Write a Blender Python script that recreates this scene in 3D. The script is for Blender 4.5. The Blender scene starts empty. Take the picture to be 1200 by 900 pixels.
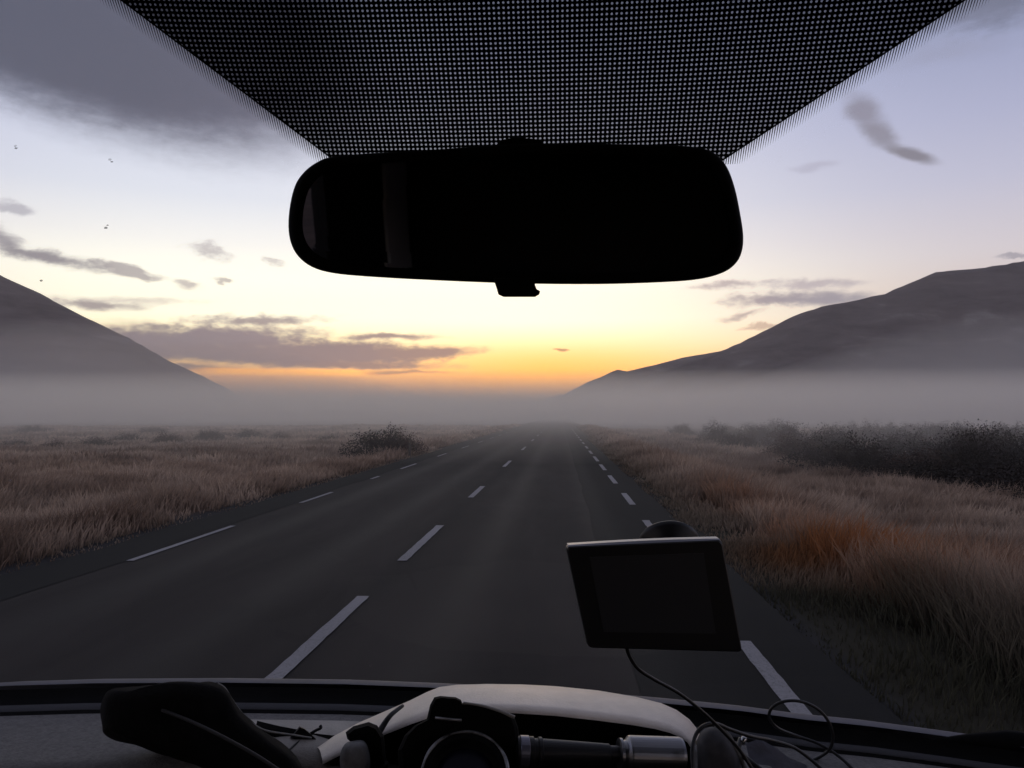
import bpy, bmesh, math, random
import numpy as np
from mathutils import Vector, Matrix, noise as mnoise
random.seed(7)
rng = np.random.default_rng(11)
scene = bpy.context.scene
COL = scene.collection
R = math.radians

# ------------------------------------------------------------------ camera
EYE = Vector((0.0, 0.0, 1.75))
YAW, PITCH = R(3.6), math.atan(36 / 900)
F = 900.0
cd = bpy.data.cameras.new('camera')
cam = bpy.data.objects.new('camera', cd)
COL.objects.link(cam)
cam.location = EYE
cam.rotation_euler = (math.pi / 2 + PITCH, 0, YAW)
cd.sensor_fit = 'HORIZONTAL'
cd.sensor_width = 36
cd.lens = 36 * F / 1200
cd.clip_start = 0.02
cd.clip_end = 20000
scene.camera = cam
CM = cam.rotation_euler.to_matrix()

def ray(px, py):
    return CM @ Vector(((px - 600) / F, -(py - 450) / F, -1.0))

def P(px, py, d):
    return EYE + ray(px, py) * d

def azel(px, py):
    v = ray(px, py).normalized()
    return math.degrees(math.atan2(v.x, v.y)), math.degrees(math.asin(v.z))

def srgb(r, g, b):
    def f(c):
        c /= 255
        return c / 12.92 if c <= 0.04045 else ((c + 0.055) / 1.055) ** 2.4
    return (f(r), f(g), f(b), 1.0)

# ------------------------------------------------------------------ render settings
scene.view_settings.view_transform = 'Standard'
scene.view_settings.look = 'None'
scene.view_settings.gamma = 1
scene.view_settings.exposure = 0.0
scene.view_settings.use_curve_mapping = False
scene.render.engine = 'CYCLES'
scene.cycles.use_denoising = True
scene.cycles.max_bounces = 6
scene.cycles.diffuse_bounces = 2
scene.cycles.transparent_max_bounces = 16
scene.cycles.volume_bounces = 2

# ------------------------------------------------------------------ world
SUN_AZ, SUN_EL = azel(640, 486)[0], 1.2
world = bpy.data.worlds.new('World')
scene.world = world
world.use_nodes = True
wt = world.node_tree
wt.nodes.clear()
WN, WL = wt.nodes, wt.links

def plug(sock, v):
    if isinstance(v, bpy.types.NodeSocket):
        sock.id_data.links.new(v, sock)
    else:
        sock.default_value = v

class NB:
    """tiny node builder"""
    def __init__(s, tree): s.t = tree
    def m(s, op, a, b=0.0, c=0.0, clamp=False):
        n = s.t.nodes.new('ShaderNodeMath'); n.operation = op; n.use_clamp = clamp
        plug(n.inputs[0], a); plug(n.inputs[1], b); plug(n.inputs[2], c)
        return n.outputs[0]
    def mix(s, f, a, b, mode='MIX'):
        n = s.t.nodes.new('ShaderNodeMix'); n.data_type = 'RGBA'; n.blend_type = mode
        plug(n.inputs[0], f); plug(n.inputs[6], a); plug(n.inputs[7], b)
        return n.outputs[2]
    def ramp(s, f, stops, interp='LINEAR'):
        n = s.t.nodes.new('ShaderNodeValToRGB'); cr = n.color_ramp; cr.interpolation = interp
        while len(cr.elements) < len(stops): cr.elements.new(0.5)
        for e, (p, c) in zip(cr.elements, stops):
            e.position = p; e.color = c
        plug(n.inputs[0], f)
        return n.outputs[0]
    def noise(s, vec, scale, detail=3, rough=0.55, dist=0.0, out=0):
        n = s.t.nodes.new('ShaderNodeTexNoise')
        if vec is not None: plug(n.inputs['Vector'], vec)
        n.inputs['Scale'].default_value = scale; n.inputs['Detail'].default_value = detail
        n.inputs['Roughness'].default_value = rough; n.inputs['Distortion'].default_value = dist
        return n.outputs[out]
    def xyz(s, x, y, z):
        n = s.t.nodes.new('ShaderNodeCombineXYZ')
        plug(n.inputs[0], x); plug(n.inputs[1], y); plug(n.inputs[2], z)
        return n.outputs[0]
    def sep(s, v):
        n = s.t.nodes.new('ShaderNodeSeparateXYZ'); plug(n.inputs[0], v)
        return n.outputs
    def ss(s, v, a, b):
        n = s.t.nodes.new('ShaderNodeMapRange'); n.interpolation_type = 'SMOOTHSTEP'
        plug(n.inputs[0], v); n.inputs[1].default_value = a; n.inputs[2].default_value = b
        return n.outputs[0]

nb = NB(wt)
tc = WN.new('ShaderNodeTexCoord')
dx, dy, dz = nb.sep(tc.outputs['Generated'])
EL = nb.m('MULTIPLY', nb.m('ARCSINE', dz), 57.29578)
AZ = nb.m('MULTIPLY', nb.m('ARCTAN2', dx, dy), 57.29578)
elf = nb.m('DIVIDE', nb.m('MAXIMUM', EL, 0.0), 90.0, clamp=True)
glow_ramp = nb.ramp(elf, [(p / 90, tuple(q * (1.0 + 0.42 * max(0.0, 1 - max(0, p - 5) / 9)) for q in srgb(*c)[:3]) + (1,)) for p, c in [
    (0, (200, 125, 85)), (2.9, (240, 172, 106)), (4.2, (254, 214, 140)), (5.4, (255, 236, 182)), (7.0, (255, 249, 220)),
    (9.5, (255, 252, 232)), (12, (240, 239, 234)), (15, (222, 226, 235)), (20, (203, 208, 228)),
    (25, (180, 187, 214)), (30, (152, 159, 188)), (45, (134, 136, 152)), (90, (104, 104, 114))]])
side_ramp = nb.ramp(elf, [(p / 90, srgb(*c)) for p, c in [
    (0, (150, 130, 125)), (2.9, (205, 168, 148)), (6, (222, 200, 186)), (10.5, (208, 200, 206)), (15, (183, 183, 204)),
    (19, (164, 167, 195)), (23, (145, 151, 182)), (28, (122, 128, 156)), (45, (108, 110, 130)), (90, (92, 93, 104))]])
daz = nb.m('DIVIDE', nb.m('ADD', AZ, 3.6 + 11.0), 32.0)
d4 = nb.m('POWER', nb.m('ABSOLUTE', daz), 3.6)
wgl = nb.m('EXPONENT', nb.m('MULTIPLY', d4, -1.0))
skyc = nb.mix(wgl, side_ramp, glow_ramp)
# low orange band around the place where the sun will rise
az_s = azel(650, 430)[0]
ob = nb.m('EXPONENT', nb.m('MULTIPLY', nb.m('POWER', nb.m('ABSOLUTE', nb.m('DIVIDE', nb.m('SUBTRACT', AZ, az_s), 10.0)), 2.0), -1.0))
oe = nb.m('SUBTRACT', 1.0, nb.ss(EL, 2.0, 6.8))
skyc = nb.mix(nb.m('MULTIPLY', nb.m('MULTIPLY', ob, oe), 0.95), skyc, (1.45, 0.60, 0.08, 1))
# darker blue behind the car
back = nb.ss(nb.m('ABSOLUTE', nb.m('ADD', AZ, 3.6)), 60.0, 150.0)
skyc = nb.mix(nb.m('MULTIPLY', back, 0.6), skyc, nb.mix(1.0, skyc, (0.68, 0.65, 0.60, 1), 'MULTIPLY'))

# clouds in direction space
wv = nb.xyz(nb.m('MULTIPLY', AZ, 0.45), EL, 0.0)
n1 = nb.noise(wv, 0.55, 5, 0.6, 0.4, out=1)
nx, ny, nz = nb.sep(n1)
n2 = nb.noise(wv, 1.7, 4, 0.62)
WX = nb.m('ADD', AZ, nb.m('MULTIPLY', nb.m('SUBTRACT', nx, 0.5), 3.2))
WY = nb.m('ADD', EL, nb.m('MULTIPLY', nb.m('SUBTRACT', ny, 0.5), 1.7))

def cloud(c, px, py, rx, ry, rot, col, dens=1.0, soft=0.45, rag=0.9, warp=1.0):
    az, el = azel(px, py)
    k = 57.3 / F * math.cos(math.atan((px - 600) / F)) ** 1.5
    a, b = rx * k, ry * k
    t = R(-rot); ct, st = math.cos(t), math.sin(t)
    X = nb.m('SUBTRACT', nb.m('ADD', nb.m('MULTIPLY', WX, warp), nb.m('MULTIPLY', AZ, 1 - warp)), az)
    Y = nb.m('SUBTRACT', nb.m('ADD', nb.m('MULTIPLY', WY, warp), nb.m('MULTIPLY', EL, 1 - warp)), el)
    u = nb.m('ADD', nb.m('MULTIPLY', X, ct / a), nb.m('MULTIPLY', Y, -st / a))
    v = nb.m('ADD', nb.m('MULTIPLY', X, st / b), nb.m('MULTIPLY', Y, ct / b))
    r = nb.m('SQRT', nb.m('ADD', nb.m('MULTIPLY', u, u), nb.m('MULTIPLY', v, v)))
    q = nb.m('ADD', nb.m('SUBTRACT', 1.0, r), nb.m('MULTIPLY', nb.m('SUBTRACT', n2, 0.5), rag))
    s = nb.m('MULTIPLY', nb.ss(q, 0.0, soft), dens)
    return nb.mix(s, c, srgb(*col))

CL = [
    # px, py, rx, ry, rot(clockwise up-left to down-right positive), colour, density, softness, ragged
    (60, -60, 520, 215, -14, (84, 87, 106), 1.0, 0.40, 0.10, 0.4),
    (40, 40, 330, 100, -8, (76, 79, 96), 0.8, 0.6, 0.3),
    (1150, 5, 150, 42, -6, (100, 104, 124), 0.85, 0.9, 0.7),
    (1110, 60, 120, 22, 0, (140, 142, 164), 0.4, 1.0, 0.6),
    (1012, 130, 40, 22, -40, (126, 124, 140), 0.85, 0.8, 0.3, 0.5),
    (1030, 158, 36, 19, -35, (124, 122, 136), 0.85, 0.8, 0.3, 0.5),
    (1068, 180, 42, 11, -24, (118, 116, 128), 0.95, 0.7, 0.2, 0.5),
    (952, 196, 36, 8, 0, (150, 148, 168), 0.4, 0.9, 0.5),
    (16, 245, 34, 11, 0, (170, 168, 178), 0.8, 0.7, 0.8),
    (2, 278, 34, 20, -20, (138, 134, 142), 0.9, 0.9, 0.8, 0.7),
    (55, 300, 90, 13, -8, (130, 126, 134), 0.95, 0.8, 1.0, 0.7),
    (150, 318, 60, 8, -10, (150, 144, 148), 0.8, 0.7, 1.0),
    (246, 296, 34, 13, -5, (176, 170, 172), 0.75, 1.0, 2.2),
    (222, 336, 26, 6, -5, (160, 152, 154), 0.7, 1.0, 1.6),
    (262, 330, 16, 5, 0, (160, 152, 152), 0.7, 0.7, 1.3),
    (322, 307, 14, 5, -25, (178, 172, 170), 0.6, 0.8, 1.2),
    (112, 357, 80, 8, 0, (142, 134, 138), 0.9, 0.9, 0.9, 0.6),
    (150, 352, 120, 7, 2, (168, 158, 158), 0.5, 1.0, 1.2, 0.6),
    (130, 402, 190, 34, 4, (128, 119, 128), 1.0, 0.7, 0.8, 0.7),
    (270, 398, 170, 27, 3, (130, 122, 131), 1.0, 0.7, 0.9, 0.8),
    (300, 374, 110, 9, 4, (140, 131, 137), 0.9, 0.9, 1.2, 0.8),
    (390, 414, 165, 21, 0, (126, 117, 125), 1.0, 0.6, 0.8, 0.7),
    (300, 416, 210, 17, 0, (128, 118, 125), 1.0, 0.6, 0.6, 0.5),
    (450, 395, 90, 6, 2, (132, 122, 128), 0.95, 0.8, 0.8, 0.6),
    (500, 412, 88, 12, 2, (132, 119, 122), 1.0, 0.7, 0.7, 0.6),
    (420, 428, 150, 7, 0, (134, 118, 120), 0.95, 0.8, 0.7, 0.5),
    (200, 432, 120, 8, 0, (128, 116, 119), 0.9, 0.8, 0.5, 0.5),
    (470, 436, 90, 3.5, 0, (160, 124, 108), 0.8, 0.8, 0.6, 0.5),
    (658, 411, 14, 3.5, 0, (160, 128, 100), 0.9, 0.6, 0.4),
    (850, 335, 60, 7, 0, (164, 154, 160), 0.8, 0.9, 1.4, 0.8),
    (950, 334, 80, 9, -3, (164, 157, 168), 0.75, 0.9, 1.3, 0.8),
    (905, 350, 80, 11, 0, (150, 143, 153), 0.9, 0.9, 1.3, 0.9),
    (960, 350, 95, 14, -4, (140, 140, 154), 0.95, 0.8, 0.7, 0.6),
    (872, 368, 40, 7, 4, (160, 146, 148), 0.8, 0.9, 1.3, 0.9),
    (895, 384, 45, 5, 0, (180, 150, 134), 0.7, 0.8, 0.9),
    (1185, 300, 30, 4, 0, (150, 146, 158), 0.8, 0.7, 0.6),
]
for c in CL:
    skyc = cloud(skyc, *c)
# burning strip of sky under the bank
az_g, el_g = azel(335, 436)
g = nb.m('MULTIPLY', nb.m('SUBTRACT', 1.0, nb.ss(nb.m('ABSOLUTE', nb.m('SUBTRACT', AZ, az_g)), 4.0, 7.0)),
         nb.m('SUBTRACT', 1.0, nb.ss(nb.m('ABSOLUTE', nb.m('SUBTRACT', EL, el_g - 0.02)), 0.12, 0.34)))
skyc = nb.mix(nb.m('MULTIPLY', g, 0.9), skyc, (1.7, 0.72, 0.13, 1))

nish = WN.new('ShaderNodeTexSky')
nish.sky_type = 'NISHITA'; nish.sun_disc = False
nish.sun_elevation = R(SUN_EL); nish.sun_rotation = R(SUN_AZ)
nish.dust_density = 3.0
b_nish = WN.new('ShaderNodeBackground'); b_nish.inputs[1].default_value = 0.02
WL.new(nish.outputs[0], b_nish.inputs[0])
b_sky = WN.new('ShaderNodeBackground'); b_sky.inputs[1].default_value = 1.2
WL.new(skyc, b_sky.inputs[0])
add = WN.new('ShaderNodeAddShader')
WL.new(b_nish.outputs[0], add.inputs[0]); WL.new(b_sky.outputs[0], add.inputs[1])
wo = WN.new('ShaderNodeOutputWorld')
WL.new(add.outputs[0], wo.inputs['Surface'])

sd = bpy.data.lights.new('sun', 'SUN')
sd.energy = 0.12; sd.angle = R(8); sd.color = (1.0, 0.72, 0.45)
sun = bpy.data.objects.new('sun', sd); COL.objects.link(sun)
sdir = Vector((math.sin(R(SUN_AZ)) * math.cos(R(SUN_EL)), math.cos(R(SUN_AZ)) * math.cos(R(SUN_EL)), math.sin(R(SUN_EL))))
sun.rotation_euler = (-sdir).to_track_quat('-Z', 'Y').to_euler()

# ------------------------------------------------------------------ helpers
def mat(name, color, rough=0.7, metal=0.0, spec=0.5, noise_amt=0.0, noise_scale=8.0, bump=0.0, bump_scale=60.0, coat=0.0):
    m = bpy.data.materials.new(name); m.use_nodes = True
    t = m.node_tree; b = t.nodes['Principled BSDF']; n = NB(t)
    col = (color[0], color[1], color[2], 1)
    b.inputs['Base Color'].default_value = col
    b.inputs['Roughness'].default_value = rough
    b.inputs['Metallic'].default_value = metal
    b.inputs['Specular IOR Level'].default_value = spec
    b.inputs['Coat Weight'].default_value = coat
    tcn = t.nodes.new('ShaderNodeTexCoord')
    if noise_amt:
        f = n.noise(tcn.outputs['Object'], noise_scale, 5, 0.6)
        lo = tuple(c * (1 - noise_amt) for c in color) + (1,); hi = tuple(min(1, c * (1 + noise_amt)) for c in color) + (1,)
        plug(b.inputs['Base Color'], n.ramp(f, [(0.3, lo), (0.7, hi)]))
    if bump:
        bn = t.nodes.new('ShaderNodeBump'); bn.inputs['Strength'].default_value = bump
        bn.inputs['Distance'].default_value = 0.002
        plug(bn.inputs['Height'], n.noise(tcn.outputs['Object'], bump_scale, 3, 0.5))
        plug(b.inputs['Normal'], bn.outputs[0])
    return m

def link_mesh(name, me, m, parent=None, smooth=False):
    if m is not None: me.materials.append(m)
    o = bpy.data.objects.new(name, me); COL.objects.link(o)
    if parent is not None: o.parent = parent
    if smooth:
        me.polygons.foreach_set('use_smooth', [True] * len(me.polygons))
    return o

def obj(name, bm, m, parent=None, smooth=False):
    bmesh.ops.recalc_face_normals(bm, faces=bm.faces[:])
    me = bpy.data.meshes.new(name); bm.to_mesh(me); bm.free()
    return link_mesh(name, me, m, parent, smooth)

def thing(name, label, cat, group=None, loc=(0, 0, 0)):
    o = bpy.data.objects.new(name, None); COL.objects.link(o)
    o.location = loc; o['label'] = label; o['category'] = cat
    if group: o['group'] = group
    return o

def tag(o, label=None, cat=None, group=None, kind=None):
    if label: o['label'] = label
    if cat: o['category'] = cat
    if group: o['group'] = group
    if kind: o['kind'] = kind
    return o

def grid_bm(rows, closed=False):
    bm = bmesh.new()
    vs = [[bm.verts.new(p) for p in r] for r in rows]
    for i in range(len(vs) - 1):
        n = len(vs[i])
        for j in range(n if closed else n - 1):
            k = (j + 1) % n
            bm.faces.new((vs[i][j], vs[i][k], vs[i + 1][k], vs[i + 1][j]))
    return bm

def box_bm(lo, hi, bm=None, bevel=0.0):
    own = bm is None
    if own: bm = bmesh.new()
    r = bmesh.ops.create_cube(bm, size=1.0)
    c = [(a + b) / 2 for a, b in zip(lo, hi)]; s = [abs(b - a) for a, b in zip(lo, hi)]
    for v in r['verts']:
        v.co = Vector((c[0] + v.co.x * s[0], c[1] + v.co.y * s[1], c[2] + v.co.z * s[2]))
    if bevel:
        es = list({e for v in r['verts'] for e in v.link_edges})
        bmesh.ops.bevel(bm, geom=es, offset=bevel, segments=3, affect='EDGES', profile=0.6)
    return bm

def catmull(pts, n=6):
    pts = [Vector(p) for p in pts]
    out = []
    for i in range(len(pts) - 1):
        p0 = pts[max(i - 1, 0)]; p1 = pts[i]; p2 = pts[i + 1]; p3 = pts[min(i + 2, len(pts) - 1)]
        for k in range(n):
            t = k / n
            out.append(0.5 * ((2 * p1) + (p2 - p0) * t + (2 * p0 - 5 * p1 + 4 * p2 - p3) * t * t + (3 * p1 - p0 - 3 * p2 + p3) * t ** 3))
    out.append(pts[-1])
    return out

def tube_bm(pts, rad, seg=8, bm=None, flat=1.0):
    if bm is None: bm = bmesh.new()
    rings = []
    for i, p in enumerate(pts):
        a = pts[max(i - 1, 0)]; b = pts[min(i + 1, len(pts) - 1)]
        t = (b - a).normalized()
        u = t.cross(Vector((0, 0, 1)))
        if u.length < 1e-3: u = Vector((1, 0, 0))
        u.normalize(); w = t.cross(u)
        r = rad(i / max(1, len(pts) - 1)) if callable(rad) else rad
        rings.append([bm.verts.new(p + (u * math.cos(2 * math.pi * k / seg) + w * math.sin(2 * math.pi * k / seg) * flat) * r) for k in range(seg)])
    for i in range(len(rings) - 1):
        for k in range(seg):
            bm.faces.new((rings[i][k], rings[i][(k + 1) % seg], rings[i + 1][(k + 1) % seg], rings[i + 1][k]))
    bm.faces.new(rings[0]); bm.faces.new(rings[-1][::-1])
    return bm

def lathe_bm(origin, axis, prof, seg=32):
    """prof: list of (distance along axis, radius)"""
    bm = bmesh.new(); axis = axis.normalized()
    u = axis.cross(Vector((0, 0, 1)))
    if u.length < 1e-3: u = Vector((1, 0, 0))
    u.normalize(); w = axis.cross(u)
    rows = [[origin + axis * a + (u * math.cos(2 * math.pi * k / seg) + w * math.sin(2 * math.pi * k / seg)) * max(r, 1e-5) for k in range(seg)] for a, r in prof]
    vs = [[bm.verts.new(p) for p in r] for r in rows]
    for i in range(len(vs) - 1):
        for k in range(seg):
            bm.faces.new((vs[i][k], vs[i][(k + 1) % seg], vs[i + 1][(k + 1) % seg], vs[i + 1][k]))
    bm.faces.new(vs[0]); bm.faces.new(vs[-1][::-1])
    return bm

def smooth_closed(pts, n=4):
    N = len(pts); out = []
    for i in range(N):
        p0, p1, p2, p3 = [Vector(pts[(i + k - 1) % N]) for k in range(4)]
        for k in range(n):
            t = k / n
            out.append(0.5 * ((2 * p1) + (p2 - p0) * t + (2 * p0 - 5 * p1 + 4 * p2 - p3) * t * t + (3 * p1 - p0 - 3 * p2 + p3) * t ** 3))
    return out

def slab_bm(outline, depths):
    """outline: list of 2-D pixels; depths: list of (depth, scale about centroid) sections -> rounded solid"""
    cx = sum(p[0] for p in outline) / len(outline); cy = sum(p[1] for p in outline) / len(outline)
    rows = [[P(cx + (p[0] - cx) * s, cy + (p[1] - cy) * s, d) for p in outline] for d, s in depths]
    bm = bmesh.new()
    vs = [[bm.verts.new(p) for p in r] for r in rows]
    n = len(outline)
    for i in range(len(vs) - 1):
        for j in range(n):
            bm.faces.new((vs[i][j], vs[i][(j + 1) % n], vs[i + 1][(j + 1) % n], vs[i + 1][j]))
    bm.faces.new(vs[0]); bm.faces.new(vs[-1][::-1])
    return bm

# ------------------------------------------------------------------ terrain
def sstep(a, b, x):
    t = np.clip((x - a) / (b - a), 0, 1)
    return t * t * (3 - 2 * t)

def vnoise(x, y, s, seed=0.0):
    x = np.asarray(x, float) / s + seed * 13.7; y = np.asarray(y, float) / s + seed * 7.3
    return (np.sin(x * 1.0 + 1.3 * np.sin(y * 0.7 + seed)) + np.sin(y * 1.3 + 1.1 * np.sin(x * 0.9 + 2.0)) + np.sin((x + y) * 0.8 + 1.7 * np.sin((x - y) * 0.6))) / 3

def ground_z(x, y):
    x = np.asarray(x, float); y = np.asarray(y, float)
    r = -0.95 * sstep(2.3, 7.0, x)
    l = -0.55 * sstep(6.4, 10.5, -x)
    off = np.maximum(sstep(2.4, 7.0, x), sstep(6.6, 11.0, -x))
    n = 0.12 * vnoise(x, y, 3.1) + 0.22 * vnoise(x, y, 11.0, 2)
    return -0.05 + r + l + off * n * np.exp(-np.hypot(x, y) / 900)

def make_ground():
    def axis(lims):
        return np.unique(np.concatenate([np.linspace(a, b, n) for a, b, n in lims]))
    xs = axis([(-5200, -400, 12), (-400, -70, 16), (-70, -6, 90), (-6, 2, 5), (2, 40, 90), (40, 400, 20), (400, 5200, 12)])
    ys = axis([(-1500, -30, 8), (-30, 120, 120), (120, 500, 20), (500, 4900, 14)])
    X, Y = np.meshgrid(xs, ys)
    Z = ground_z(X, Y)
    v = np.stack([X.ravel(), Y.ravel(), Z.ravel()], 1)
    nx_, ny_ = len(xs), len(ys)
    idx = np.arange(nx_ * ny_).reshape(ny_, nx_)
    f = np.stack([idx[:-1, :-1].ravel(), idx[:-1, 1:].ravel(), idx[1:, 1:].ravel(), idx[1:, :-1].ravel()], 1)
    me = bpy.data.meshes.new('ground')
    me.from_pydata(v.tolist(), [], f.tolist())
    m = bpy.data.materials.new('soil_and_litter'); m.use_nodes = True
    t = m.node_tree; n = NB(t); b = t.nodes['Principled BSDF']; b.inputs['Roughness'].default_value = 1.0
    b.inputs['Specular IOR Level'].default_value = 0.1
    g = t.nodes.new('ShaderNodeNewGeometry')
    x, y, z = n.sep(g.outputs['Position'])
    f1 = n.noise(g.outputs['Position'], 0.22, 5, 0.6)
    f2 = n.noise(n.xyz(n.m('MULTIPLY', x, 0.12), y, 0.0), 0.09, 4, 0.6)
    f3 = n.noise(g.outputs['Position'], 9.0, 3, 0.6)
    c1 = n.ramp(f1, [(0.35, (0.06, 0.042, 0.034, 1)), (0.65, (0.17, 0.125, 0.10, 1))])
    c2 = n.mix(n.ss(f2, 0.5, 0.68), c1, (0.09, 0.07, 0.06, 1))
    c3 = n.mix(n.m('MULTIPLY', f3, 0.5), c2, (0.07, 0.05, 0.04, 1))
    # gravel shoulder next to the asphalt
    sh = n.m('MULTIPLY', n.m('SUBTRACT', 1.0, n.ss(x, 1.95, 2.25)), n.ss(x, -7.0, -6.4))
    c3 = n.mix(n.m('MULTIPLY', n.m('MULTIPLY', n.ss(x, 1.0, 2.0), n.m('SUBTRACT', 1.0, n.ss(x, 3.5, 6.0))), 0.85), c3, (0.030, 0.031, 0.020, 1))
    c4 = n.mix(sh, c3, n.mix(f3, (0.018, 0.018, 0.02, 1), (0.06, 0.058, 0.058, 1)))
    plug(b.inputs['Base Color'], c4)
    o = link_mesh('ground', me, m, smooth=True)
    tag(o, kind='structure')
make_ground()

# ------------------------------------------------------------------ road
def strip(name, x0, x1, y0, y1, z, m, wob=0.0, ny=200, sx=3):
    ys = np.concatenate([np.linspace(y0, 90, ny), np.geomspace(91, y1, 20)])
    rows = []
    for y in ys:
        w0 = wob * float(vnoise(y, 3.0, 0.7)) ; w1 = wob * float(vnoise(y, 9.0, 0.9, 3))
        rows.append([Vector((x0 + w0 + (x1 - x0 + w1 - w0) * i / sx, y, z)) for i in range(sx + 1)])
    return obj(name, grid_bm(rows), m)

def asphalt(name, lo, hi, rough=0.85):
    m = bpy.data.materials.new(name); m.use_nodes = True
    t = m.node_tree; n = NB(t); b = t.nodes['Principled BSDF']
    g = t.nodes.new('ShaderNodeNewGeometry')
    x, y, z = n.sep(g.outputs['Position'])
    fine = n.noise(g.outputs['Position'], 90.0, 2, 0.7)
    patch = n.noise(n.xyz(x, n.m('MULTIPLY', y, 0.16), 0.0), 1.1, 5, 0.6, 0.5)
    c = n.ramp(n.m('ADD', n.m('MULTIPLY', fine, 0.45), n.m('MULTIPLY', patch, 0.55)), [(0.36, lo), (0.64, hi)])
    # polished wheel tracks
    tr = 0.0
    acc = None
    for xc in (-0.95, 0.62, -4.4, -2.85):
        e = n.m('EXPONENT', n.m('MULTIPLY', n.m('POWER', n.m('ABSOLUTE', n.m('DIVIDE', n.m('SUBTRACT', x, xc), 0.30)), 2.0), -1.0))
        acc = e if acc is None else n.m('ADD', acc, e)
    c = n.mix(n.m('MULTIPLY', acc, 0.35), c, lo)
    wob = n.m('MULTIPLY', n.m('SUBTRACT', n.noise(n.xyz(0.0, y, 0.0), 0.25, 3, 0.6), 0.5), 0.5)
    seam = n.m('EXPONENT', n.m('MULTIPLY', n.m('POWER', n.m('ABSOLUTE', n.m('DIVIDE', n.m('ADD', n.m('ADD', x, 1.86), wob), 0.20)), 2.0), -1.0))
    c = n.mix(n.m('MULTIPLY', seam, 0.55), c, (0.008, 0.008, 0.009, 1))
    blot = n.ss(n.noise(n.xyz(x, n.m('MULTIPLY', y, 0.4), 2.0), 0.7, 4, 0.65), 0.52, 0.66)
    c = n.mix(n.m('MULTIPLY', blot, 0.35), c, (0.010, 0.010, 0.011, 1))
    plug(b.inputs['Base Color'], c)
    plug(b.inputs['Roughness'], n.m('SUBTRACT', rough, n.m('MULTIPLY', acc, 0.10)))
    b.inputs['Specular IOR Level'].default_value = 0.16
    bn = t.nodes.new('ShaderNodeBump'); bn.inputs['Strength'].default_value = 0.5; bn.inputs['Distance'].default_value = 0.004
    plug(bn.inputs['Height'], fine); plug(b.inputs['Normal'], bn.outputs[0])
    return m
M_as = asphalt('old_asphalt', (0.016, 0.0142, 0.0138, 1), (0.037, 0.031, 0.0295, 1))
M_as2 = asphalt('newer_asphalt', (0.0075, 0.0080, 0.0080, 1), (0.014, 0.0145, 0.0145, 1), 0.9)
tag(strip('road', -6.0, 1.9, -25, 3500, 0.0, M_as, 0.05), kind='structure')
tag(strip('road_patch', 0.5, 1.93, -25, 4000, 0.004, M_as2, 0.03), kind='structure')
tag(strip('road_patch', -6.03, -5.22, -25, 4000, 0.004, M_as2, 0.06), kind='structure')

def markings():
    bm = bmesh.new()
    def dash(xc, y0, y1, w):
        n = max(2, int((y1 - y0) / 0.12))
        prev = None
        for i in range(n + 1):
            y = y0 + (y1 - y0) * i / n
            a = w / 2 * (1 + random.uniform(-0.07, 0.07)); b_ = w / 2 * (1 + random.uniform(-0.07, 0.07))
            cur = (bm.verts.new((xc - a, y, 0.008)), bm.verts.new((xc + b_, y, 0.008)))
            if prev: bm.faces.new((prev[0], prev[1], cur[1], cur[0]))
            prev = cur
    far = lambda a, step, ln: [(a + step * i, a + step * i + ln) for i in range(8)]
    for a, b_ in [(-6, -2), (3.2, 7.36), (9.16, 12.1), (16.2, 18.75), (25.8, 29.2), (38, 42), (50.8, 55)] + far(63, 12, 4):
        dash(-1.896, a, b_, 0.12)
    for a, b_ in [(-4, -1), (1.6, 6.1), (10.6, 12.9), (15.1, 17.3), (19.7, 22.3), (24.4, 27.2), (29, 32.4), (34.5, 37.5), (40, 43), (46, 49)] + far(52, 6, 3):
        dash(1.40, a, b_, 0.12)
    for a, b_ in [(-3, 0), (2.5, 5), (8.95, 11.85), (15, 17.1), (20.7, 21.6), (24.6, 27.2), (32, 34.5), (40, 43), (48, 51)] + far(56, 8, 3):
        dash(-5.14, a, b_, 0.09)
    m = bpy.data.materials.new('worn_road_paint'); m.use_nodes = True
    t = m.node_tree; n = NB(t); b = t.nodes['Principled BSDF']; b.inputs['Roughness'].default_value = 0.8
    g = t.nodes.new('ShaderNodeNewGeometry')
    f = n.noise(g.outputs['Position'], 55.0, 4, 0.7)
    big = n.noise(g.outputs['Position'], 0.35, 2, 0.5)
    thr = n.m('ADD', n.m('MULTIPLY', f, 0.55), n.m('MULTIPLY', big, 0.45))
    plug(b.inputs['Base Color'], n.ramp(thr, [(0.34, (0.10, 0.10, 0.10, 1)), (0.45, (0.24, 0.235, 0.25, 1)), (0.7, (0.34, 0.335, 0.35, 1))]))
    tag(obj('road_markings', bm, m), kind='structure')
markings()

# ------------------------------------------------------------------ mountains
M_rock = bpy.data.materials.new('dark_hillside'); M_rock.use_nodes = True
t = M_rock.node_tree; n = NB(t); b = t.nodes['Principled BSDF']; b.inputs['Roughness'].default_value = 1.0
g = t.nodes.new('ShaderNodeNewGeometry')
x, y, z = n.sep(g.outputs['Position'])
f = n.noise(n.xyz(x, y, n.m('MULTIPLY', z, 3.0)), 0.006, 6, 0.62, 0.4)
plug(b.inputs['Base Color'], n.ramp(f, [(0.35, (0.095, 0.075, 0.068, 1)), (0.6, (0.17, 0.14, 0.125, 1)), (0.72, (0.26, 0.235, 0.215, 1))]))

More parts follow.
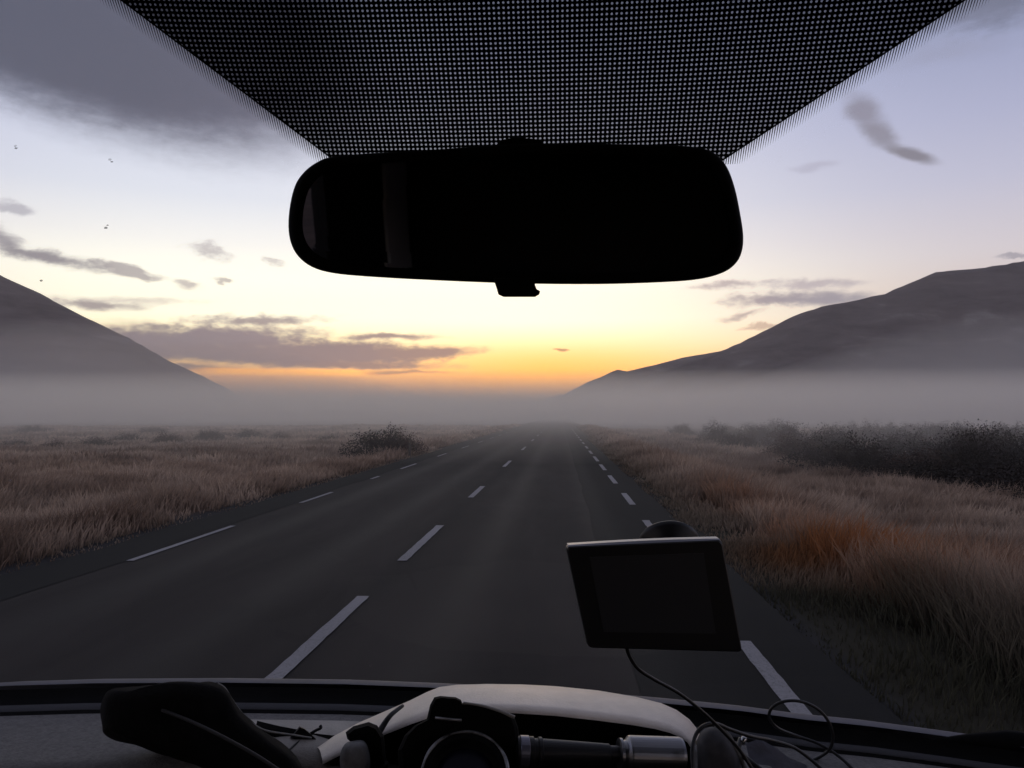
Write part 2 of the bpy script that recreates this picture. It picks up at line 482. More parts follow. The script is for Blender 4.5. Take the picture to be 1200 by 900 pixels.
def mountain(name, profile, dist, halfw, seed, flat_top=0.0):
    """profile: pixels of the skyline; a ridge mesh with real slopes on both sides"""
    pts = []
    for i in range(len(profile) - 1):
        (x0, y0), (x1, y1) = profile[i], profile[i + 1]
        k = max(2, int(abs(x1 - x0) / 8))
        for j in range(k): pts.append((x0 + (x1 - x0) * j / k, y0 + (y1 - y0) * j / k))
    pts.append(profile[-1])
    rows = []
    NV = 26
    for j in range(-NV, NV + 1):
        v = j / NV
        row = []
        for (px, py) in pts:
            dd = dist + v * halfw
            r0 = ray(px, 486.0); top = ray(px, py)
            H = (top.z - r0.z) * dist + 1.0
            base = EYE + Vector((r0.x, r0.y, 0)) * dd
            prof = (1 - abs(v)) ** 1.15 if not flat_top else min(1.0, (1 - abs(v)) * (1 + flat_top)) ** 1.1
            nn = mnoise.fractal(Vector((base.x / 210.0, base.y / 330.0, seed)), 1.0, 2.1, 6)
            gul = mnoise.fractal(Vector((base.x / 70.0, base.y / 500.0, seed + 9)), 1.0, 2.0, 4)
            h = H * prof * (1 + 0.22 * nn * abs(v)) + H * 0.10 * gul * min(1, abs(v) * 1.5) ** 2 * (1 - abs(v))
            h += 3.0 * mnoise.noise(Vector((px / 9.0, v * 8, seed))) * (1 - abs(v)) * min(1, H / 200)
            row.append(Vector((base.x, base.y, max(-3.0, h * (0.999 + 0 * dd) - 2.0 * abs(v)))))
        rows.append(row)
    o = obj(name, grid_bm(rows), M_rock, smooth=True)
    tag(o, kind='structure')
    return o
mountain('mountain', [(-900, 250), (-600, 205), (-300, 232), (-120, 270), (-40, 300), (0, 323), (45, 343), (60, 352), (100, 372), (150, 396), (200, 424), (236, 440), (264, 454), (300, 474), (318, 486)], 2500, 800, 3.1)
mountain('mountain', [(700, 486), (735, 452), (760, 440), (800, 427), (835, 415), (860, 405), (895, 388), (930, 370), (965, 358), (1000, 352), (1040, 343), (1070, 330), (1100, 317), (1150, 313), (1200, 305), (1300, 292), (1500, 270), (1900, 300)], 2700, 700, 8.2)
mountain('mountain', [(560, 486), (660, 462), (690, 447), (704, 442), (715, 436), (724, 433), (735, 435), (760, 429), (800, 419), (850, 410), (900, 415), (960, 430)], 4200, 400, 5.7)

# ------------------------------------------------------------------ air
def vol_mat(name, col, dens, aniso):
    m = bpy.data.materials.new(name); m.use_nodes = True
    t = m.node_tree; t.nodes.clear()
    v = t.nodes.new('ShaderNodeVolumePrincipled')
    v.inputs['Color'].default_value = (*col, 1); v.inputs['Density'].default_value = dens; v.inputs['Anisotropy'].default_value = aniso
    o = t.nodes.new('ShaderNodeOutputMaterial'); t.links.new(v.outputs[0], o.inputs['Volume'])
    return m
tag(obj('haze', box_bm((-5600, -1800, -6), (5600, 4950, 760)), vol_mat('thin_air', (0.90, 0.88, 0.92), 0.00007, 0.5)), kind='stuff')

def fog_layer(name, lo, hi, amp, m, nx_=30, ny_=60):
    xs = np.linspace(lo[0], hi[0], nx_); ys = lo[1] + (hi[1] - lo[1]) * np.linspace(0, 1, ny_) ** 1.8
    bm = bmesh.new()
    top = [[bm.verts.new((x, y, hi[2] + amp * float(vnoise(x, y, 55.0 + 0.25 * abs(y), 4)))) for x in xs] for y in ys]
    bot = [[bm.verts.new((x, y, lo[2])) for x in xs] for y in ys]
    for i in range(ny_ - 1):
        for j in range(nx_ - 1):
            bm.faces.new((top[i][j], top[i][j + 1], top[i + 1][j + 1], top[i + 1][j]))
            bm.faces.new((bot[i][j], bot[i + 1][j], bot[i + 1][j + 1], bot[i][j + 1]))
    for i in range(ny_ - 1):
        bm.faces.new((top[i][0], top[i + 1][0], bot[i + 1][0], bot[i][0]))
        bm.faces.new((top[i][-1], bot[i][-1], bot[i + 1][-1], top[i + 1][-1]))
    for j in range(nx_ - 1):
        bm.faces.new((top[0][j], bot[0][j], bot[0][j + 1], top[0][j + 1]))
        bm.faces.new((top[-1][j], top[-1][j + 1], bot[-1][j + 1], bot[-1][j]))
    return tag(obj(name, bm, m), kind='stuff')
fog_layer('ground_mist', (-700, 27, -5), (700, 1600, 3.35), 0.3, vol_mat('ground_mist', (0.98, 0.94, 0.89), 0.0100, 0.6))
fog_layer('fog_bank', (-1500, 150, -5), (1500, 1640, 10.6), 0.9, vol_mat('fog_bank', (1.0, 0.97, 0.92), 0.0095, 0.6))
fog_layer('fog_veil', (-1500, 235, -5), (1500, 1640, 17.0), 1.2, vol_mat('fog_veil', (0.99, 0.955, 0.90), 0.0020, 0.6))

def slope_mist(name, sx):
    # mist lying against the foot of the hills, its top rising away from the valley
    xs = sx * np.linspace(60, 2600, 30); ys = np.linspace(1250, 1640, 5)
    bm = bmesh.new()
    top = [[bm.verts.new((x, y, 9 + 205 * float(sstep(40, 950, abs(x))) * ((y - 1250) / 390 + 0.02))) for x in xs] for y in ys]
    bot = [[bm.verts.new((x, y, -5)) for x in xs] for y in ys]
    for i in range(4):
        for j in range(29):
            bm.faces.new((top[i][j], top[i][j + 1], top[i + 1][j + 1], top[i + 1][j])); bm.faces.new((bot[i][j], bot[i + 1][j], bot[i + 1][j + 1], bot[i][j + 1]))
        bm.faces.new((top[i][0], top[i + 1][0], bot[i + 1][0], bot[i][0])); bm.faces.new((top[i][-1], bot[i][-1], bot[i + 1][-1], top[i + 1][-1]))
    for j in range(29):
        bm.faces.new((top[0][j], bot[0][j], bot[0][j + 1], top[0][j + 1])); bm.faces.new((top[-1][j], top[-1][j + 1], bot[-1][j + 1], bot[-1][j]))
    return tag(obj(name, bm, M_sm), kind='stuff')
M_sm = vol_mat('slope_mist', (0.97, 0.94, 0.90), 0.0032, 0.4)
slope_mist('slope_mist', -1); slope_mist('slope_mist', 1)

# ------------------------------------------------------------------ grass
def grass_mesh(name, chunks, m):
    V = []; C = []; n_tot = 0
    for (x0, x1, y0, y1, dens, h0, h1, wscale, dark) in chunks:
        n = int((x1 - x0) * (y1 - y0) * dens)
        bx = rng.uniform(x0, x1, n); by = rng.uniform(y0, y1, n)
        clump = 0.5 + 0.5 * vnoise(bx, by, 0.55, 5) + 0.35 * vnoise(bx, by, 1.7, 8)
        keep = rng.uniform(0, 1, n) < np.clip(0.35 + 0.8 * clump, 0.15, 1)
        # stay inside what a camera near the eye could see
        ang = np.degrees(np.arctan2(bx, by + 1.0)) + 3.6
        keep &= (np.abs(ang) < 52)
        bx, by, clump = bx[keep], by[keep], clump[keep]; n = len(bx)
        dist = np.hypot(bx, by)
        hgt = rng.uniform(h0, h1, n) * (0.62 + 0.55 * clump) * rng.choice([1.0, 1.22], n, p=[0.93, 0.07])
        edge = sstep(1.9, 3.6, bx) * (bx > 0) + sstep(6.1, 7.4, -bx) * (bx < 0)
        hgt *= 0.22 + 0.78 * edge
        w = (0.0016 + 0.00042 * dist) * wscale * rng.uniform(0.7, 1.4, n)
        th = rng.uniform(0, 2 * np.pi, n)
        lean = rng.normal(0.0, 0.27, (n, 2)) + np.stack([0.12 + 0.25 * vnoise(bx, by, 0.9, 41), 0.25 * vnoise(bx, by, 1.2, 43)], 1)
        lean *= hgt[:, None]
        z = ground_z(bx, by) - 0.02
        cx, sy = np.cos(th) * w, np.sin(th) * w
        a = np.stack([bx - cx, by - sy, z], 1); b = np.stack([bx + cx, by + sy, z], 1)
        mx = bx + lean[:, 0] * 0.4; my = by + lean[:, 1] * 0.4; mz = z + hgt * 0.58
        c = np.stack([mx + cx * 1.2, my + sy * 1.2, mz], 1); d = np.stack([mx - cx * 1.2, my - sy * 1.2, mz], 1)
        tx = bx + lean[:, 0]; ty = by + lean[:, 1]; tz = z + hgt
        # tip: two close verts (feathery head is a bit wider)
        e = np.stack([tx, ty, tz], 1)
        V.append(np.stack([a, b, c, d, e], 1).reshape(-1, 3))
        red = np.clip(0.5 + 0.5 * vnoise(bx, by, 2.3, 3) + 0.4 * vnoise(bx, by, 6.5, 6), 0, 1)
        rust = 0.85 * np.exp(-((bx - 3.1) / 1.0) ** 2 - ((by - 9.3) / 1.7) ** 2) + 0.7 * np.exp(-((bx - 4.2) / 1.2) ** 2 - ((by - 10.0) / 1.6) ** 2)
        rust += 0.4 * np.exp(-((bx - 3.4) / 0.7) ** 2 - ((by - 14.5) / 3.0) ** 2)
        rust = np.clip(rust * (0.1 + 1.3 * np.clip(0.5 + 0.7 * vnoise(bx, by, 0.45, 12), 0, 1)), 0, 1)
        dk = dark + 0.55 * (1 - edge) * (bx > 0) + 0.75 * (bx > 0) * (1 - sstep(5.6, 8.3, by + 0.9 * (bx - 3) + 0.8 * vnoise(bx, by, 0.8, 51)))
        pale = np.array([0.70, 0.555, 0.44]); brown = np.array([0.15, 0.095, 0.07]); orange = np.array([0.46, 0.20, 0.085]); green = np.array([0.075, 0.073, 0.050])
        tuft = np.clip(0.5 + 0.9 * vnoise(bx, by, 0.33 + 0.012 * dist.mean(), 21) + 0.5 * vnoise(bx, by, 1.05, 33), 0, 1)[:, None]
        mixr = np.clip(red[:, None] * 0.42 + (1 - tuft) * 0.42, 0, 0.92)
        tip = pale[None] * (1 - mixr) + brown[None] * mixr
        tip = tip * (1 - rust[:, None]) + orange[None] * rust[:, None]
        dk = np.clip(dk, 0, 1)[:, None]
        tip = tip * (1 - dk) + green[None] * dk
        tip *= rng.uniform(0.75, 1.2, (n, 1))
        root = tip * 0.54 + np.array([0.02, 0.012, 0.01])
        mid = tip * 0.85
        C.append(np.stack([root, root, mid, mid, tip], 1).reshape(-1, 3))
        n_tot += n
    V = np.concatenate(V); C = np.concatenate(C)
    me = bpy.data.meshes.new(name)
    me.vertices.add(len(V)); me.vertices.foreach_set('co', V.astype(np.float32).ravel())
    i0 = np.arange(n_tot) * 5
    loops = np.stack([i0, i0 + 1, i0 + 2, i0 + 3, i0 + 3, i0 + 2, i0 + 4], 1).ravel()
    me.loops.add(len(loops)); me.loops.foreach_set('vertex_index', loops.astype(np.int32))
    me.polygons.add(n_tot * 2)
    k = np.arange(n_tot) * 7
    me.polygons.foreach_set('loop_start', np.stack([k, k + 4], 1).ravel().astype(np.int32))
    me.polygons.foreach_set('loop_total', np.tile([4, 3], n_tot).astype(np.int32))
    me.update(calc_edges=True)
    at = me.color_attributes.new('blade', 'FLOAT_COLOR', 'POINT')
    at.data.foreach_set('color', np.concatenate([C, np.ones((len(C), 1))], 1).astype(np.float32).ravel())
    print(name, n_tot, 'blades')
    return link_mesh(name, me, m)
M_gr = bpy.data.materials.new('dry_grass'); M_gr.use_nodes = True
t = M_gr.node_tree; b = t.nodes['Principled BSDF']; b.inputs['Roughness'].default_value = 0.9; b.inputs['Specular IOR Level'].default_value = 0.1
a = t.nodes.new('ShaderNodeAttribute'); a.attribute_name = 'blade'
tr = t.nodes.new('ShaderNodeBsdfTranslucent'); mx = t.nodes.new('ShaderNodeMixShader'); mx.inputs[0].default_value = 0.3
t.links.new(a.outputs['Color'], b.inputs['Base Color']); t.links.new(a.outputs['Color'], tr.inputs[0])
t.links.new(b.outputs[0], mx.inputs[1]); t.links.new(tr.outputs[0], mx.inputs[2]); t.links.new(mx.outputs[0], t.nodes['Material Output'].inputs[0])
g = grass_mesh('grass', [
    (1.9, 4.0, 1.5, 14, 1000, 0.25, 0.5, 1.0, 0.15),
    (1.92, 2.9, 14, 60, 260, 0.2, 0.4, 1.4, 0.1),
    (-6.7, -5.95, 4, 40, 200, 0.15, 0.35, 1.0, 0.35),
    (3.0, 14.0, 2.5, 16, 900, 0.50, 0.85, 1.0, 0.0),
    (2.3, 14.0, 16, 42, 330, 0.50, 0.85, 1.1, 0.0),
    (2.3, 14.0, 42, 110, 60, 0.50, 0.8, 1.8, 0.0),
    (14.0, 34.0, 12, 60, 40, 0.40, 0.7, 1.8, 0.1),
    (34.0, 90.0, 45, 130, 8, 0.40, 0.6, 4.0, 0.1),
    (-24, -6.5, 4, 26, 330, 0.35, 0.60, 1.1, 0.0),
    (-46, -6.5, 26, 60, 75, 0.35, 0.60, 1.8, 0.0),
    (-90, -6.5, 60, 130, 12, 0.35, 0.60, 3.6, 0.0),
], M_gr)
tag(g, kind='stuff')

# ------------------------------------------------------------------ shrubs
M_twig = mat('bare_twigs', (0.035, 0.028, 0.025), 0.95, noise_amt=0.3, noise_scale=3)
M_leafd = mat('dark_brown_leaves', (0.034, 0.028, 0.024), 0.95, noise_amt=0.5, noise_scale=2.0)
M_leafr = mat('reddish_brown_leaves', (0.075, 0.045, 0.035), 0.95, noise_amt=0.4, noise_scale=2.0)

def shrub_meshes(seed, leaves=1500, squat=0.9):
    rs = random.Random(seed); sd_seed = seed * 1.7
    bm = bmesh.new(); tips = []
    for s in range(15):
        a = rs.uniform(0, 2 * math.pi); sp = rs.uniform(0.15, 1.0)
        p = Vector((math.cos(a) * 0.08, math.sin(a) * 0.08, -0.08))
        end = Vector((math.cos(a) * sp * 0.95, math.sin(a) * sp * 0.95, squat * rs.uniform(0.65, 1.08) * (1 - 0.35 * sp)))
        pts = catmull([p, p.lerp(end, 0.4) + Vector((rs.uniform(-.1, .1), rs.uniform(-.1, .1), 0.12)), p.lerp(end, 0.75) + Vector((rs.uniform(-.08, .08), rs.uniform(-.08, .08), 0.04)), end], 3)
        tube_bm(pts, lambda q: 0.018 * (1 - 0.8 * q), 4, bm)
        tips += [pts[i] for i in range(3, len(pts))]
        for _ in range(4):
            q = rs.choice(pts[3:]); e = q + Vector((rs.uniform(-.28, .28), rs.uniform(-.28, .28), rs.uniform(0.05, .30)))
            tube_bm([q, q.lerp(e, .5) + Vector((0, 0, .02)), e], lambda q: 0.008 * (1 - 0.7 * q), 3, bm)
            tips += [e, q.lerp(e, 0.6)]
    tm = bpy.data.meshes.new('stems'); bmesh.ops.recalc_face_normals(bm, faces=bm.faces[:]); bm.to_mesh(tm); bm.free(); tm.materials.append(M_twig)
    v = []; f = []
    for i in range(leaves):
        if i % 3 != 0:
            a = rs.uniform(0, 2 * math.pi); q = rs.uniform(0, 1) ** 0.6
            top = squat * (1.0 - 0.55 * q * q) * (0.86 + 0.16 * math.sin(a * 3 + sd_seed) + 0.08 * math.sin(a * 7 + q * 9))
            c = Vector((math.cos(a) * q, math.sin(a) * q, top * rs.uniform(0.1, 1.0) ** 0.7)) + Vector((rs.gauss(0, .03), rs.gauss(0, .03), rs.gauss(0, .03)))
        else:
            c = rs.choice(tips) + Vector((rs.gauss(0, .085), rs.gauss(0, .085), rs.gauss(0, .07)))
        c.z = max(c.z, 0.02)
        s = rs.uniform(0.012, 0.034)
        u = Vector((rs.gauss(0, 1), rs.gauss(0, 1), rs.gauss(0, 1))).normalized(); w = u.orthogonal().normalized()
        k = len(v)
        v += [c - u * s, c + w * s * 0.5, c + u * s, c - w * s * 0.5]; f.append((k, k + 1, k + 2, k + 3))
    return tm, v, f

shrub_lib = []
for sd_ in range(5):
    tm, v, f = shrub_meshes(100 + sd_, 6500, 0.9)
    lm = []
    for m_ in (M_leafd, M_leafr):
        me = bpy.data.meshes.new('foliage'); me.from_pydata([tuple(q) for q in v], [], f); me.materials.append(m_); lm.append(me)
    shrub_lib.append((tm, lm))

def place_shrub(i, x, y, w, h, red, label, group):
    tm, lm = shrub_lib[i % 5]
    r = thing('shrub', label, 'shrub', group, (x, y, float(ground_z(x, y))))
    r.scale = (w / 2, w / 2, h); r.rotation_euler = (0, 0, random.uniform(0, 6.28))
    s = bpy.data.objects.new('stems', tm); COL.objects.link(s); s.parent = r
    l = bpy.data.objects.new('foliage', lm[1 if red else 0]); COL.objects.link(l); l.parent = r
    return r
GR = 'dark shrubs in the thicket right of the road'
bush = []
for row, (yy, sp) in enumerate([(26, 1.7), (29.5, 2.0), (34, 2.3), (39, 2.6), (46, 3.0), (54, 3.5), (65, 4.2), (78, 5.5), (98, 7.0)]):
    xlim0 = 12.3 + 0.9 * math.sin(row * 1.7) + (0.8 if row == 0 else 0) + max(0, (yy - 60)) * 0.06
    xlim1 = 0.80 * yy + 6
    xx = xlim0 + random.uniform(0, 0.8)
    while xx < xlim1:
        bush.append((xx, yy + random.uniform(-1.8, 1.8) * (1 + row * 0.2), row)); xx += sp * random.uniform(0.75, 1.25)
for k, (x, y, row) in enumerate(bush):
    h = random.uniform(1.6, 2.2) * (0.82 if row == 0 else 1.0) * (0.86 if x < 15 and row < 2 else 1)
    red = random.random() < 0.22
    place_shrub(k, x, y, random.uniform(3.2, 4.8), h, red,
                'leafless dark brown shrub in the foggy thicket on the right' if not red else 'reddish brown shrub among the darker ones of the right thicket', GR if not red else 'reddish shrubs in the thicket right of the road')
# the round shrub left of the road
c0 = (P(470, 541, 1575 / 54) - EYE)
LB = thing('shrub', 'wide low dark shrub beside the left edge of the road, larger than all others there', 'shrub')
bx0, by0 = -8.3, 35.5
LB.location = (bx0, by0, float(ground_z(bx0, by0))); LB.scale = (1.8, 3.3, 1.45)
for nm, me in (('stems', shrub_lib[2][0]), ('foliage', shrub_lib[2][1][0])):
    o = bpy.data.objects.new(nm, me); COL.objects.link(o); o.parent = LB
me = shrub_lib[4][1][1]
o = bpy.data.objects.new('foliage', me); COL.objects.link(o); o.parent = LB; o.location = (0.55, 0.1, 0); o.scale = (0.6, 0.8, 0.8)
o['label'] = 'reddish brown leaves at the right end of the shrub'
GL = 'small shrubs far out in the left field'
for k, (px, d, w, h) in enumerate([(20, 52, 2.4, 0.9), (66, 46, 2.2, 0.8), (110, 50, 3.0, 0.9), (150, 60, 3.0, 1.1), (196, 56, 2.6, 1.2), (245, 66, 2.6, 1.3), (292, 70, 3.4, 1.1), (330, 64, 2.6, 0.9), (90, 36, 1.6, 0.6), (385, 58, 2.4, 0.8), (180, 84, 4.0, 1.2), (40, 88, 5.0, 1.2), (440, 76, 2.4, 0.8)]):
    q = P(px, 486, d)
    place_shrub(k + 3, q.x, q.y, w, h, k % 3 == 1, 'small dark shrub far out in the dry grass field left of the road', GL)

# roadside marker post
q = P(521, 530, 1575 / 48)
pr = thing('marker_post', 'small thin roadside post at the left verge beside the wide shrub', 'marker post', loc=(-6.45, q.y, -0.06))
obj('post', box_bm((-0.045, -0.02, 0), (0.045, 0.02, 0.78), bevel=0.008), mat('dull_post', (0.10, 0.095, 0.09), 0.8, noise_amt=0.2), pr)
obj('reflector', box_bm((-0.03, -0.026, 0.60), (0.03, -0.0205, 0.72)), mat('dirty_reflector', (0.16, 0.13, 0.10), 0.4), pr)

# ------------------------------------------------------------------ the van
car = thing('van', 'dark interior of the van the picture is taken from, with windscreen, mirror and dashboard', 'van')
M_int = mat('black_trim', (0.016, 0.016, 0.018), 0.75, spec=0.3, bump=0.4, bump_scale=300)
M_dash = mat('grained_grey_dash', (0.15, 0.142, 0.135), 0.62, spec=0.45, noise_amt=0.28, noise_scale=160, bump=0.9, bump_scale=420)
M_dash_lit = mat('dash_lit_tone', (0.38, 0.35, 0.31), 0.55, spec=0.5, noise_amt=0.15, noise_scale=25, bump=0.5, bump_scale=350)
M_ledge = mat('dark_grey_ledge', (0.045, 0.045, 0.05), 0.7, spec=0.4, bump=0.3, bump_scale=300)
M_blk = mat('black_plastic', (0.010, 0.010, 0.011), 0.45, spec=0.4)
M_sat = mat('black_satin', (0.006, 0.006, 0.006), 0.85, spec=0.07)
M_paint = mat('blue_grey_paint', (0.055, 0.055, 0.085), 0.6, metal=0.0, coat=0.0, noise_amt=0.3, noise_scale=14)

# windscreen surface y(s, z)
KS, ZB, YB = 0.84, 1.75 - 0.362, 0.985
SX = -0.03
def ws_y(x, z):
    return YB - 0.22 * (x - SX) ** 2 - 0.16 * (x - SX) ** 4 - KS * (z - ZB)
def WS(px, py, off=0.0):
    v = ray(px, py); tt = 0.6
    for _ in range(30):
        p = EYE + v * tt
        tt += (ws_y(p.x, p.z) - off - p.y) / (v.y + KS * v.z)
    return EYE + v * tt

M_glass = bpy.data.materials.new('windscreen_glass'); M_glass.use_nodes = True
t = M_glass.node_tree; t.nodes.clear()
n = NB(t)
fr = t.nodes.new('ShaderNodeFresnel'); fr.inputs[0].default_value = 1.45
gl = t.nodes.new('ShaderNodeBsdfGlossy'); gl.inputs['Roughness'].default_value = 0.02
tp = t.nodes.new('ShaderNodeBsdfTransparent'); tp.inputs[0].default_value = (0.965, 0.97, 0.975, 1)
mx = t.nodes.new('ShaderNodeMixShader'); om = t.nodes.new('ShaderNodeOutputMaterial')
plug(mx.inputs[0], n.m('MULTIPLY', fr.outputs[0], 0.012)); t.links.new(tp.outputs[0], mx.inputs[1]); t.links.new(gl.outputs[0], mx.inputs[2]); t.links.new(mx.outputs[0], om.inputs[0])
ZT = 2.16
rows = []
for i in range(15):
    z = ZB - 0.02 + (ZT - ZB + 0.02) * i / 14
    hw = 0.80 - 0.12 * i / 14
    rows.append([Vector((x, ws_y(x, z), z)) for x in np.linspace(SX - hw, SX + hw, 33)])
wind = obj('windscreen', grid_bm(rows), M_glass, car, smooth=True)

# dotted shade band printed on the glass
def frit():
    cA = [WS(140, 0), WS(385, 184), WS(850, 187), WS(1133, 0)]
    def st(p): return (p.x, (p.z - ZB) * math.hypot(1, KS))
    A = [st(p) for p in cA]
    def edge(u, v):
        (x0, y0), (x1, y1) = A[1], A[0]
        l = ((u - x0) * (y1 - y0) - (v - y0) * (x1 - x0)) / math.hypot(x1 - x0, y1 - y0)
        (x0, y0), (x1, y1) = A[2], A[3]
        r = -((u - x0) * (y1 - y0) - (v - y0) * (x1 - x0)) / math.hypot(x1 - x0, y1 - y0)
        return min(l, r)
    v0 = A[1][1] - 0.012; v1 = (ZT - ZB) * math.hypot(1, KS) - 0.003
    bm = bmesh.new(); uvs = {}
    NU, NVv = 160, 40
    vs = []
    for i in range(NVv + 1):
        row = []
        for j in range(NU + 1):
            u = -0.40 + 0.80 * j / NU + SX; v = v0 + (v1 - v0) * i / NVv
            z = ZB + v / math.hypot(1, KS)
            vv = bm.verts.new((u, ws_y(u, z) - 0.0015, z)); row.append((vv, u, v))
        vs.append(row)
    uv = bm.loops.layers.uv.new('pat'); ev = bm.loops.layers.uv.new('edge')
    for i in range(NVv):
        for j in range(NU):
            q = [vs[i][j], vs[i][j + 1], vs[i + 1][j + 1], vs[i + 1][j]]
            if max(edge(a[1], a[2]) for a in q) < -0.018: continue
            fc = bm.faces.new([a[0] for a in q])
            for lp, a in zip(fc.loops, q):
                lp[uv].uv = (a[1], a[2]); lp[ev].uv = (edge(a[1], a[2]), 0)
    bmesh.ops.delete(bm, geom=[v for v in bm.verts if not v.link_faces], context='VERTS')
    m = bpy.data.materials.new('black_dot_print'); m.use_nodes = True
    t = m.node_tree; n = NB(t); b = t.nodes['Principled BSDF']
    b.inputs['Base Color'].default_value = (0.006, 0.006, 0.006, 1); b.inputs['Roughness'].default_value = 0.5
    b.inputs['Specular IOR Level'].default_value = 0.2
    u1 = t.nodes.new('ShaderNodeUVMap'); u1.uv_map = 'pat'; u2 = t.nodes.new('ShaderNodeUVMap'); u2.uv_map = 'edge'
    x, y, _ = n.sep(u1.outputs[0]); e = n.sep(u2.outputs[0])[0]
    pit = 0.00305
    fx = n.m('SUBTRACT', n.m('FRACT', n.m('DIVIDE', n.m('ADD', x, 1.0), pit)), 0.5)
    fy = n.m('SUBTRACT', n.m('FRACT', n.m('DIVIDE', n.m('ADD', y, 1.0), pit * 0.97)), 0.5)
    rr = n.m('SQRT', n.m('ADD', n.m('MULTIPLY', fx, fx), n.m('MULTIPLY', fy, fy)))
    rad = n.m('ADD', 0.27, n.m('MULTIPLY', n.m('SUBTRACT', y, v0), -0.25))
    hole = n.m('MULTIPLY', n.m('LESS_THAN', rr, rad), n.m('GREATER_THAN', e, 0.0012))
    # comb of fine lines thinning away outside the edge
    lx = n.m('ABSOLUTE', n.m('SUBTRACT', n.m('FRACT', n.m('DIVIDE', n.m('ADD', x, 1.0), pit * 0.5)), 0.5))
    wdt = n.m('ADD', 0.36, n.m('MULTIPLY', e, 36.0))
    comb = n.m('LESS_THAN', lx, wdt)
    inside = n.m('GREATER_THAN', e, 0.0)
    alpha = n.m('ADD', n.m('MULTIPLY', inside, n.m('SUBTRACT', 1.0, n.m('MULTIPLY', hole, 0.25))), n.m('MULTIPLY', n.m('SUBTRACT', 1.0, inside), n.m('MULTIPLY', comb, 0.8)))
    plug(b.inputs['Alpha'], alpha)
    o = obj('dotted_shade_band', bm, m, wind)
frit()
# chips / specks on the glass
def speck(name, col, tr_):
    m = mat(name, col, 0.5); t = m.node_tree
    a = t.nodes.new('ShaderNodeBsdfTransparent'); x = t.nodes.new('ShaderNodeMixShader'); x.inputs[0].default_value = tr_
    t.links.new(t.nodes['Principled BSDF'].outputs[0], x.inputs[1]); t.links.new(a.outputs[0], x.inputs[2]); t.links.new(x.outputs[0], t.nodes['Material Output'].inputs[0])
    return m
M_chip = speck('glass_chip', (0.7, 0.7, 0.72), 0.80); M_chipd = speck('dirt_speck', (0.2, 0.2, 0.2), 0.55)
for (px, py, r, mm) in [(18, 171, 0.0011, M_chip), (19, 173.5, 0.0009, M_chipd), (129, 187, 0.0011, M_chip), (131, 189.5, 0.0008, M_chipd), (124, 267, 0.0011, M_chipd), (126, 264, 0.0007, M_chipd), (48, 329, 0.0011, M_chipd), (12, 563, 0.0014, M_chip), (434, 780, 0.0010, M_chip), (690, 808, 0.0012, M_chip)]:
    bm = bmesh.new(); bmesh.ops.create_icosphere(bm, subdivisions=1, radius=r)
    c = WS(px, py, 0.001)
    for v_ in bm.verts:
        v_.co = Vector((v_.co.x * 1.3, v_.co.y * 0.35, v_.co.z * 0.7)) + c + Vector((random.uniform(-r, r), 0, random.uniform(-r, r))) * 0.3
    obj('stone_chip', bm, mm, wind)

# curve of the glass foot in the picture -> real points
def interp(tab, x):
    return float(np.interp(x, [a[0] for a in tab], [a[1] for a in tab]))
FOOT = [(-200, 818), (0, 806), (100, 803), (250, 802), (400, 804), (500, 808), (640, 815), (780, 827), (870, 836), (950, 847), (1020, 854), (1095, 864), (1200, 879), (1400, 915)]
XS = list(range(-200, 1401, 25))
def shelf(name, spec, m, parent=car, x0=-200, x1=1400, smooth=True, thick=None):
    """spec: list of (dy below the foot line, z below the eye); depth follows from both"""
    rows = []
    for dy, zz in spec:
        r = []
        for px in XS:
            if px < x0 or px > x1: continue
            py = interp(FOOT, px) + dy
            v = ray(px, py); r.append(EYE + v * (zz / -v.z))
        rows.append(r)
    return obj(name, grid_bm(rows), m, parent, smooth)
# bonnet lip outside the glass, dropping away forward
rows = []
for dd, dz_ in ((0.0, 0.0), (0.012, 0.0006), (0.035, -0.006), (0.12, -0.05), (0.40, -0.22), (0.55, -0.55)):
    r = []
    for px in XS:
        v = ray(px, interp(FOOT, px) + 1.5); p = EYE + v * (0.352 / -v.z)
        p = p + Vector((0, 0.012 + dd, dz_)); r.append(p)
    rows.append(r)
obj('bonnet', grid_bm(rows), M_paint, car, smooth=True)
shelf('wiper_well', [(2.6, 0.3550), (9, 0.360), (16, 0.3645), (21.2, 0.3669)], M_sat)
shelf('defroster_ledge', [(21.0, 0.3668), (22.5, 0.3668), (27.5, 0.3688), (28.7, 0.3697)], M_ledge)
shelf('ledge_gap_shadow', [(28.6, 0.3698), (33.2, 0.3718)], M_sat)  # shadow in the gap between ledge and dash, painted as a flat black strip
shelf('painted_lit_dash', [(40.5, 0.3700), (42, 0.3690), (60, 0.3715), (100, 0.376), (101, 0.379)], M_dash_lit, x0=275, x1=450)  # paler sheet: light falling on this part of the dash, painted as colour
shelf('dashboard', [(33, 0.3720), (34.5, 0.3717), (60, 0.374), (85, 0.3765), (110, 0.380), (125, 0.40), (140, 0.45), (150, 0.60), (155, 0.95)], M_dash)
# wiper arm lying in the well
pts = catmull([P(1320, 900, 0.80), P(1240, 882, 0.815), P(1200, 872, 0.825), P(1160, 869, 0.83), P(1120, 868, 0.838), P(1092, 868, 0.845)], 6)
wp = obj('wiper', tube_bm(pts, lambda q: 0.0125 * min(1.0, 1.9 * (1.02 - q)), 10), M_sat, car, smooth=True)

